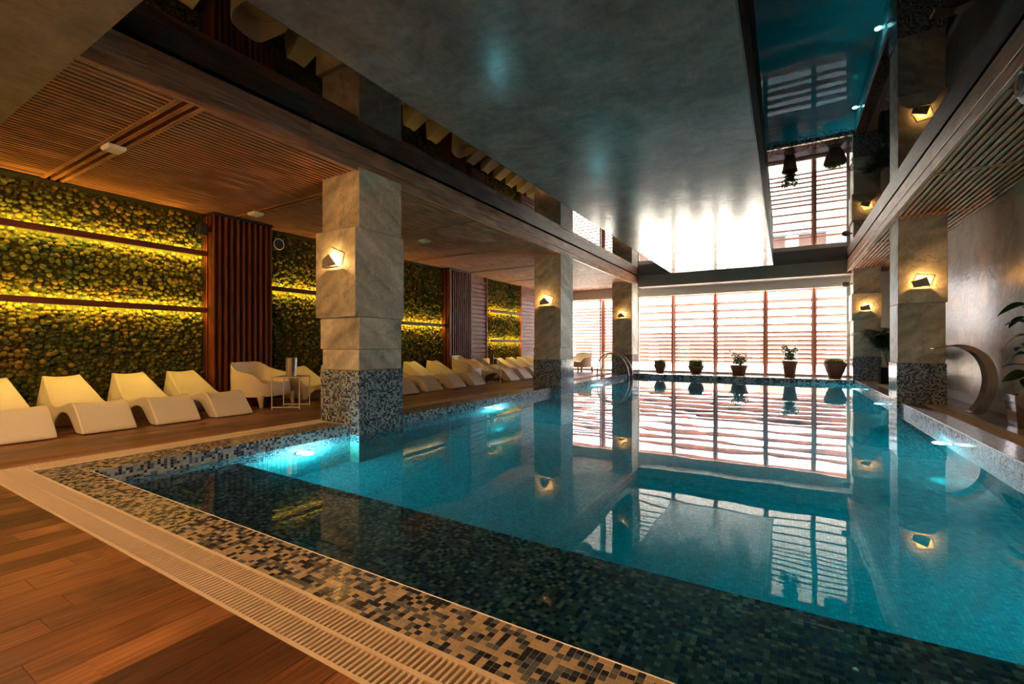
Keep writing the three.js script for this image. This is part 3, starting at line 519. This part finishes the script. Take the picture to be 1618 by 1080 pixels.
// ---------------------------------------------------------------- armchairs
function armchair(pos, turn, label) {   // opens towards +x
  const t = thing('armchair', label, 'armchair', pos, turn);
  const A = 40, R = (th, k) => { const c = Math.cos(th), s = Math.sin(th), e = 0.72; return [Math.sign(c) * Math.abs(c) ** e * 0.38 * k, Math.sign(s) * Math.abs(s) ** e * 0.43 * k]; };
  const top = th => { const d = Math.abs(Math.abs(th) - 0) ; const a = Math.abs(th); return a < 0.6 ? 0.39 : a < 1.35 ? THREE.MathUtils.lerp(0.39, 0.55, THREE.MathUtils.smoothstep(a, 0.6, 1.35)) : THREE.MathUtils.lerp(0.55, 0.72, THREE.MathUtils.smoothstep(a, 1.35, 2.6)); };
  const rows = [[0.17, 1, 0], [0.3, 0.985, 0.35], [0.0, 0.95, 1], [0.0, 0.93, 1.02], [0.0, 0.885, 1.0], [0.40, 0.80, 0.5], [0.385, 0.74, 0]];
  const P = [], I = [], M = rows.length;
  for (let i = 0; i <= A; i++) {
    const th = -Math.PI + 2 * Math.PI * i / A, T = top(th);
    rows.forEach(([y, k], j) => { let yy = y; if (j === 1) yy = 0.17 + (T - 0.17) * 0.5; if (j === 2) yy = T - 0.015; if (j === 3) yy = T; if (j === 4) yy = T - 0.015; if (j === 5) yy = Math.min(T - 0.016, 0.42); if (j === 6) yy = Math.min(T - 0.02, 0.385); const [x, z] = R(th, k); const lean = (yy - 0.17) * (Math.abs(th) > 1.8 ? 0.08 : 0); P.push(x - lean, yy, z); });
  }
  for (let i = 0; i < A; i++) for (let j = 0; j + 1 < M; j++) { const a = i * M + j, b = a + 1, c = a + M, d = c + 1; I.push(a, b, c, b, d, c); }
  const g = new THREE.BufferGeometry(); g.setAttribute('position', new THREE.Float32BufferAttribute(P, 3)); g.setIndex(I); g.computeVertexNormals();
  const uv = new Float32Array(P.length / 3 * 2); g.setAttribute('uv', new THREE.BufferAttribute(uv, 2));
  const both = chairPlastic.clone(); both.side = THREE.DoubleSide;
  part('shell', plain(g), both, t);
  const seat = []; for (let i = 0; i < 48; i++) { const [x, z] = R(-Math.PI + 2 * Math.PI * i / 48, 0.82); seat.push(new THREE.Vector2(x, z)); }
  part('seat', plain(new THREE.ExtrudeGeometry(new THREE.Shape(seat), { depth: 0.03, bevelEnabled: false }).rotateX(Math.PI / 2).translate(0, 0.385, 0)), both, t);
  part('skirt_base', plain(new THREE.ExtrudeGeometry(new THREE.Shape(seat.map(v => v.clone().multiplyScalar(1.15))), { depth: 0.02, bevelEnabled: false }).rotateX(Math.PI / 2).translate(0, 0.2, 0)), both, t);
  for (const [sx, sz] of [[1, 1], [1, -1], [-1, 1], [-1, -1]]) part('leg', plain(new THREE.CylinderGeometry(0.05, 0.026, 0.2, 14).translate(0, 0.1, 0).applyMatrix4(new THREE.Matrix4().makeShear(0, 0, -sx * 0.1, 0, -sz * 0.1, 0)).translate(sx * 0.315, 0, sz * 0.355)), both, t);
}
armchair([-7.6, 0, -4.47], 0.3, 'cream plastic tub armchair before the first wooden pilaster');
armchair([-7.6, 0, -10.3], 0.3, 'cream plastic tub armchair before the second wooden pilaster');
armchair([-6.75, 0, -16.4], -1.9, 'cream plastic tub armchair by the narrow far window');
// ---------------------------------------------------------------- side tables and what stands on them
function sideTable(pos, turn, label) {
  const t = thing('side_table', label, 'side table', pos, turn), w = 0.21, h = 0.5, m = std({ color: lin(0.72, 0.62, 0.5), roughness: 0.4, metalness: 0.2 });
  part('table_top', bx(-w, h, -w, w, h + 0.008, w, { c: 0.002 }), phy({ color: lin(0.5, 0.42, 0.34), roughness: 0.2 }), t);
  part('top_frame', [rod([-w, h, -w], [w, h, -w], 0.009), rod([-w, h, w], [w, h, w], 0.009), rod([-w, h, -w], [-w, h, w], 0.009), rod([w, h, -w], [w, h, w], 0.009)], m, t);
  for (const [a, b] of [[1, 1], [1, -1], [-1, 1], [-1, -1]]) part('leg', rod([a * w, 0, b * w], [a * w, h, b * w], 0.009), m, t);
  part('foot_rail', [rod([-w, 0.03, -w], [w, 0.03, -w], 0.008), rod([0, 0.03, -w], [0, 0.03, w], 0.008), rod([-w, 0.03, w], [w, 0.03, w], 0.008)], m, t);
}
sideTable([-6.83, 0, -4.5], 0.6, 'slim cream frame side table carrying the steel wine cooler');
sideTable([-6.66, 0, -10.15], 0.6, 'slim cream frame side table carrying two dark candle holders');
{
  const t = thing('wine_cooler', 'brushed steel wine cooler on the nearer side table', 'wine cooler', [-6.83, 0.508, -4.5]);
  part('body', lathe([[0, 0], [0.075, 0], [0.078, 0.005], [0.087, 0.285], [0.089, 0.29], [0.085, 0.29], [0.073, 0.012], [0, 0.012]], 40), brushed, t);
  part('rim', plain(new THREE.TorusGeometry(0.087, 0.004, 8, 40).rotateX(Math.PI / 2).translate(0, 0.29, 0)), steel, t);
  for (const [dx, dz, h, label] of [[0, 0.03, 0.26, 'tall dark candle holder on the farther side table'], [0.02, -0.11, 0.13, 'short dark candle holder on the farther side table']]) {
    const c = thing('candle_holder', label, 'candle holder', [-6.66 + dx, 0.508, -10.15 + dz]);
    part('cup', lathe([[0, 0], [0.05, 0], [0.055, 0.01], [0.055, h], [0.05, h], [0.048, 0.015], [0, 0.015]], 28), std({ color: lin(0.13, 0.10, 0.10), roughness: 0.35 }), c); part('candle', cyl(0.04, 0.04, h * 0.7, 0, 0.014, 0, 20), std({ color: lin(0.6, 0.5, 0.4), roughness: 0.7 }), c);
  }
}
// ---------------------------------------------------------------- chrome ladder
{
  const t = thing('pool_ladder', 'chrome pool ladder with two arched handrails at the lounger side', 'pool ladder', [0, 0, 0]);
  for (const z of [-14.98, -15.4]) {
    part('handrail', tube([[-5.52, -0.02, z], [-5.5, 0.3, z], [-5.38, 0.6, z], [-5.05, 0.75, z], [-4.72, 0.64, z], [-4.5, 0.35, z], [-4.42, 0, z], [-4.44, -0.5, z], [-4.6, -1.0, z]], 0.02, { seg: 60, rad: 10 }), steel, t);
    part('flange', cyl(0.05, 0.055, 0.02, -5.52, 0, z, 20), steel, t);
  }
  for (const y of [-0.35, -0.62, -0.9]) part('tread', bx(-4.56, y, -15.4, -4.44, y + 0.025, -14.98, { c: 0.004 }), steel, t);
}
// ---------------------------------------------------------------- curved steel waterfall
{
  const t = thing('waterfall_spout', 'curved polished steel waterfall blade on the deck beside the plaster wall', 'water feature', [2.45, 0, -9.38]);
  const mid = new THREE.CatmullRomCurve3([[0, 0, 0], [0.085, 0.16, 0], [0.14, 0.36, 0], [0.15, 0.55, 0], [0.1, 0.76, 0], [-0.02, 0.92, 0], [-0.19, 0.995, 0], [-0.35, 0.985, 0], [-0.47, 0.955, 0]].map(p => new THREE.Vector3(...p)), false, 'centripetal');
  const n = 48, P = [], I = [], sec = [];
  for (let i = 0; i <= n; i++) {
    const u = i / n, c = mid.getPointAt(u), tg = mid.getTangentAt(u), nx = tg.y, ny = -tg.x, th = 0.055 * (1 - 0.86 * THREE.MathUtils.smoothstep(u, 0.45, 1)), w = 0.115;
    for (const [a, b] of [[-1, 1], [1, 1], [1, -1], [-1, -1]]) P.push(c.x + nx * th * a, Math.max(0, c.y + ny * th * a), b * w);
  }
  for (let i = 0; i < n; i++) for (let k = 0; k < 4; k++) { const a = i * 4 + k, b = i * 4 + (k + 1) % 4, c = a + 4, d = b + 4; I.push(a, b, c, b, d, c); }
  I.push(n * 4, n * 4 + 1, n * 4 + 2, n * 4, n * 4 + 2, n * 4 + 3, 0, 2, 1, 0, 3, 2);
  const g0 = new THREE.BufferGeometry(); g0.setAttribute('position', new THREE.Float32BufferAttribute(P, 3)); g0.setIndex(I); const g = g0.toNonIndexed(); g.computeVertexNormals();
  const m = brushed.clone(); m.side = THREE.DoubleSide; m.roughness = 0.16; part('blade', g, m, t);
  part('base_plate', bx(-0.1, 0, -0.14, 0.1, 0.008, 0.14, { c: 0.002 }), brushed, t); part('spout_lip', bx(-0.49, 0.945, -0.116, -0.455, 0.965, 0.116, { c: 0.003 }), phy({ color: lin(0.8, 0.72, 0.65), metalness: 0.6, roughness: 0.2 }), t);
}
// ---------------------------------------------------------------- speakers, cameras, ceiling devices
{
  const s1 = thing('speaker', 'small black box speaker fixed to the first wooden pilaster', 'speaker', [-8.2, 2.9, -3.82]);
  part('cabinet', plain(new RoundedBoxGeometry(0.13, 0.19, 0.12, 3, 0.012)), blackPlastic, s1); part('grille', bx(0.066, -0.08, -0.05, 0.07, 0.08, 0.05), std({ color: lin(0.03, 0.03, 0.035), roughness: 0.8 }), s1); part('bracket', bx(-0.03, -0.02, -0.13, 0.03, 0.02, -0.06), blackPlastic, s1);
  const s2 = thing('speaker', 'rounded black speaker on the fascia over the waterfall side', 'speaker', [1.64, 2.98, -4.95]);
  part('cabinet', plain(new RoundedBoxGeometry(0.2, 0.3, 0.2, 5, 0.07)), blackPlastic, s2); part('bracket', bx(-0.04, 0.14, -0.03, 0.04, 0.225, 0.03), blackPlastic, s2); part('rim', plain(new THREE.TorusGeometry(0.09, 0.008, 8, 32).rotateY(Math.PI / 2).translate(-0.1, 0, 0)), std({ color: lin(0.2, 0.2, 0.2), roughness: 0.4 }), s2);
  const s3 = thing('speaker', 'round black wall speaker with a pale rim right of the first pilaster', 'speaker', [-8.2, 2.9, -5.12]);
  part('body', cyl(0.1, 0.1, 0.1, 0, -0.05, 0, 32).rotateZ(Math.PI / 2), blackPlastic, s3); part('rim', plain(new THREE.TorusGeometry(0.1, 0.008, 8, 32).rotateY(Math.PI / 2).translate(0.05, 0, 0)), deviceWhite, s3); part('bracket', bx(-0.15, -0.03, -0.03, -0.04, 0.03, 0.03), blackPlastic, s3);
  const fl = thing('floodlight', 'small grey globe floodlight on the column above the far window edge', 'floodlight', [1.56, 2.79, -16.55]);
  part('head', plain(new THREE.SphereGeometry(0.1, 24, 16).scale(1.1, 0.85, 0.9)), std({ color: lin(0.25, 0.24, 0.23), roughness: 0.4 }), fl); part('arm', rod([0.08, 0, 0], [0.15, 0.02, 0], 0.018), blackPlastic, fl);
  for (const [x, y, z, label] of [[-6.4, HS, -2.09, 'white square ceiling lamp unit in the nearest ceiling slot'], [-7.55, HS, -4.335, 'white ceiling lamp unit in the slot above the first pilaster'], [-6.47, HS, -7.26, 'white ceiling lamp unit on the slats behind the stepped column']]) {
    const c = thing('ceiling_lamp', label, 'ceiling light', [x, y, z]);
    part('housing', bx(-0.1, -0.045, -0.085, 0.1, 0.0, 0.085, { c: 0.008 }), deviceWhite, c); part('diffuser', bx(-0.085, -0.05, -0.07, 0.085, -0.045, 0.07), phy({ color: lin(0.85, 0.86, 0.9), roughness: 0.3 }), c);
  }
  // warm lamps out of view behind the camera
  for (const [x, z, label] of [[-5.2, -0.5, 'warm recessed downlight in the near soffit towards the stepped column'], [-1.5, 0.4, 'warm recessed downlight in the near soffit over the plank deck']]) {
    const c = thing('downlight', label, 'downlight', [x, 3.18, z]);
    part('ring', plain(new THREE.TorusGeometry(0.075, 0.01, 8, 32).rotateX(Math.PI / 2)), deviceWhite, c);
    part('lens', cyl(0.07, 0.07, 0.006, 0, -0.008, 0, 28), std({ color: 0xffffff, emissive: lin(1, 0.7, 0.36), emissiveIntensity: 5 }), c);
    const l = new THREE.SpotLight(lin(1, 0.60, 0.28), 9, 0, 1.35, 0.5, 2); l.position.set(0, -0.03, 0); l.target.position.set(0, -3, 0); l.castShadow = true; l.shadow.radius = 3; l.name = 'downlight_beam'; c.add(l, l.target);
  }
  for (const [x, z, label] of [[-5.6, 2.1, 'added warm globe pendant behind the camera, closest to the moss wall'], [-3.2, 2.1, 'added warm globe pendant behind the camera, middle of the row'], [0.6, 2.1, 'added warm globe pendant behind the camera, closest to the plaster wall']]) {  // unseen pendants, added to throw warm light on the column faces
    const c = thing('added_pendant', label, 'added lamp', [x, 2.96, z]);
    part('globe', new THREE.SphereGeometry(0.13, 24, 16), std({ color: lin(0.9, 0.85, 0.75), roughness: 0.4, emissive: lin(1, 0.62, 0.3), emissiveIntensity: 3 }), c);
    part('stem', rod([0, 0.12, 0], [0, 0.22, 0], 0.006), blackPlastic, c); part('canopy', cyl(0.05, 0.06, 0.02, 0, 0.198, 0, 24), blackPlastic, c);
    const l = new THREE.PointLight(lin(1, 0.54, 0.20), 10.5); l.castShadow = true; l.shadow.radius = 5; l.name = 'added_pendant_light'; c.add(l);
  }
}
// ---------------------------------------------------------------- plants
function leafGeo(L, W, droop, seg = 6) {
  const P = [], I = [];
  for (let i = 0; i <= seg; i++) { const u = i / seg, w = W * Math.sin(Math.PI * Math.min(0.98, u * 0.92 + 0.06)) ** 0.8, x = L * u, y = -droop * u * u; P.push(x, y + 0.15 * w, -w / 2, x, y, 0, x, y + 0.15 * w, w / 2); }
  for (let i = 0; i < seg; i++) for (let k = 0; k < 2; k++) { const a = i * 3 + k; I.push(a, a + 1, a + 3, a + 1, a + 4, a + 3); }
  const g = new THREE.BufferGeometry(); g.setAttribute('position', new THREE.Float32BufferAttribute(P, 3)); g.setIndex(I); g.computeVertexNormals(); g.setAttribute('uv', new THREE.BufferAttribute(new Float32Array(P.length / 3 * 2), 2)); return plain(g);
}
function bowlPot(x, z, r, h, label, style, fh, taper) {
  const t = thing('potted_plant', label, 'potted plant', [x, 0, z]);
  part('pot', lathe(taper ? [[0, 0], [r * 0.62, 0], [r * 0.66, 0.01], [r * 0.96, h * 0.9], [r * 1.04, h * 0.92], [r * 1.04, h], [r * 0.92, h], [r * 0.88, h * 0.85], [0, h * 0.85]] : [[0, 0], [r * 0.42, 0], [r * 0.5, 0.01], [r * 0.8, h * 0.45], [r, h * 0.9], [r * 1.02, h], [r * 0.92, h], [r * 0.86, h * 0.88], [0, h * 0.86]], 36), terracotta, t);
  part('soil', cyl(r * 0.87, r * 0.87, 0.01, 0, h * 0.86, 0, 28), soil, t);
  const gs = [];
  if (style === 'grass') for (let i = 0; i < 420; i++) { const a = rr(0, 6.28), q = Math.sqrt(rnd()) * r * 0.9; gs.push(leafGeo(fh * 1.5 * rr(0.7, 1.2), 0.018, 0.0, 2).rotateZ(Math.PI / 2 - rr(-0.5, 0.5)).rotateY(rr(0, 6.28)).translate(Math.cos(a) * q, h * 0.86, Math.sin(a) * q)); }
  else {
    const stems = []; for (let i = 0; i < 7; i++) { const a = i * 0.9, q = r * 0.35, tx = Math.cos(a) * r * rr(0.4, 0.9), tz = Math.sin(a) * r * rr(0.4, 0.9), th = h + fh * rr(0.6, 1); stems.push(rod([Math.cos(a) * q * 0.5, h * 0.86, Math.sin(a) * q * 0.5], [tx, th, tz], 0.006, 5)); for (let k = 0; k < 60; k++) { const u = rr(0.2, 1); gs.push(leafGeo(rr(0.07, 0.13), 0.05, 0.02, 3).rotateZ(rr(-0.4, 0.9)).rotateY(rr(0, 6.28)).translate(tx * u + rr(-0.5, 0.5) * r, h * 0.86 + (th - h * 0.86) * u, tz * u + rr(-0.5, 0.5) * r)); } }
    part('stems', stems, std({ color: lin(0.07, 0.05, 0.03), roughness: 0.9 }), t);
  }
  part('foliage', gs, style === 'grass' ? grassMat : leafMat, t, 'stuff');
}
bowlPot(-3.92, -17.2, 0.22, 0.3, 'small terracotta bowl of green grass near the pool ladder', 'grass', 0.13, false);
bowlPot(-2.68, -17.2, 0.27, 0.28, 'wider terracotta bowl of green grass before the second window bay', 'grass', 0.16, false);
bowlPot(-1.32, -17.2, 0.28, 0.33, 'terracotta bowl with a small leafy shrub before the middle bay', 'shrub', 0.5, true);
bowlPot(0.155, -17.2, 0.22, 0.5, 'tall tapered terracotta pot with a bushy shrub', 'shrub', 0.5, true);
bowlPot(1.35, -17.2, 0.3, 0.46, 'large terracotta bowl of grass beside the far column', 'grass', 0.12, false);
function palm(x, z, w, h, n, len, label, mat, potMat, up) {
  const t = thing('potted_palm', label, 'potted palm', [x, 0, z]);
  part('planter', [bx(-w, 0, -w, w, h, -w + 0.02), bx(-w, 0, w - 0.02, w, h, w), bx(-w, 0, -w, -w + 0.02, h, w), bx(w - 0.02, 0, -w, w, h, w), bx(-w, 0, -w, w, 0.03, w)], potMat, t);
  part('soil', bx(-w + 0.02, h - 0.06, -w + 0.02, w - 0.02, h - 0.04, w - 0.02), soil, t);
  for (let i = 0; i < n; i++) {
    const a = Math.PI + ((i * 0.618) % 1 - 0.5) * 3.4, lean = rr(0.2, 0.75), L = len * rr(0.8, 1.1), gs = [], c = new THREE.CatmullRomCurve3([[0, h - 0.05, 0], [lean * L * 0.25, h + up * L * 0.45, 0], [lean * L * 0.6, h + up * L * 0.75, 0], [lean * L, h + up * L * 0.72, 0]].map(p => new THREE.Vector3(...p)));
    gs.push(plain(new THREE.TubeGeometry(c, 14, 0.007, 5)));
    for (let k = 0; k < 16; k++) for (const s of [-1, 1]) { const u = 0.42 + 0.56 * k / 15, p = c.getPointAt(u), tg = c.getTangentAt(u); gs.push(leafGeo(0.3 * (1.15 - 0.75 * Math.abs(u - 0.62)), 0.032, 0.1, 4).rotateY(s * 0.85).rotateZ(Math.atan2(tg.y, tg.x) * 0.8).translate(p.x, p.y, p.z)); }
    const f = part('frond', gs, mat, t); f.rotation.y = a;
  }
}
palm(2.36, -15.3, 0.2, 0.42, 11, 1.15, 'feathery potted palm before the far column on the waterfall side', leafDark, phy({ color: lin(0.03, 0.03, 0.03), roughness: 0.12 }), 1.1);
palm(2.4, -12.6, 0.17, 0.4, 7, 0.7, 'small potted palm half hidden behind the waterfall side column', leafDark, terracotta, 1.0);
{
  const t = thing('leafy_planter', 'mirror sided planter with large dark leaves by the plaster wall', 'planter', [2.54, 0, -7.95]);
  const s = [[-0.16, -0.16], [0.16, -0.16], [0.16, 0.16], [-0.16, 0.16]], w0 = 0.13, w1 = 0.165, H = 0.4;
  const g = new THREE.CylinderGeometry(w1 * Math.SQRT2, w0 * Math.SQRT2, H, 4, 1, true).rotateY(Math.PI / 4).translate(0, H / 2, 0).toNonIndexed(); g.computeVertexNormals();
  const m = phy({ color: lin(0.5, 0.5, 0.52), metalness: 1, roughness: 0.06, side: THREE.DoubleSide });
  part('pot', plain(g), m, t); part('soil', bx(-0.15, H - 0.05, -0.15, 0.15, H - 0.03, 0.15), soil, t);
  for (let i = 0; i < 13; i++) {
    const a = Math.PI / 2 + ((i * 0.618) % 1) * 3.6, r = rr(0.05, 0.12), y = H + 0.2 + 0.075 * i;
    const st = part('leaf', [leafGeo(rr(0.17, 0.22), rr(0.1, 0.13), rr(0.1, 0.18), 8).rotateX(rr(-0.9, 0.9)).rotateZ(rr(-0.2, 0.6)).translate(r * 0.3, y, 0), tube([[0, H - 0.03, 0], [r * 0.1, (H + y) / 2, 0], [r * 0.3, y, 0]], 0.006, { seg: 10, rad: 5 })], leafDark, t); st.rotation.y = a;
  }
}
renderer.render(scene, camera);
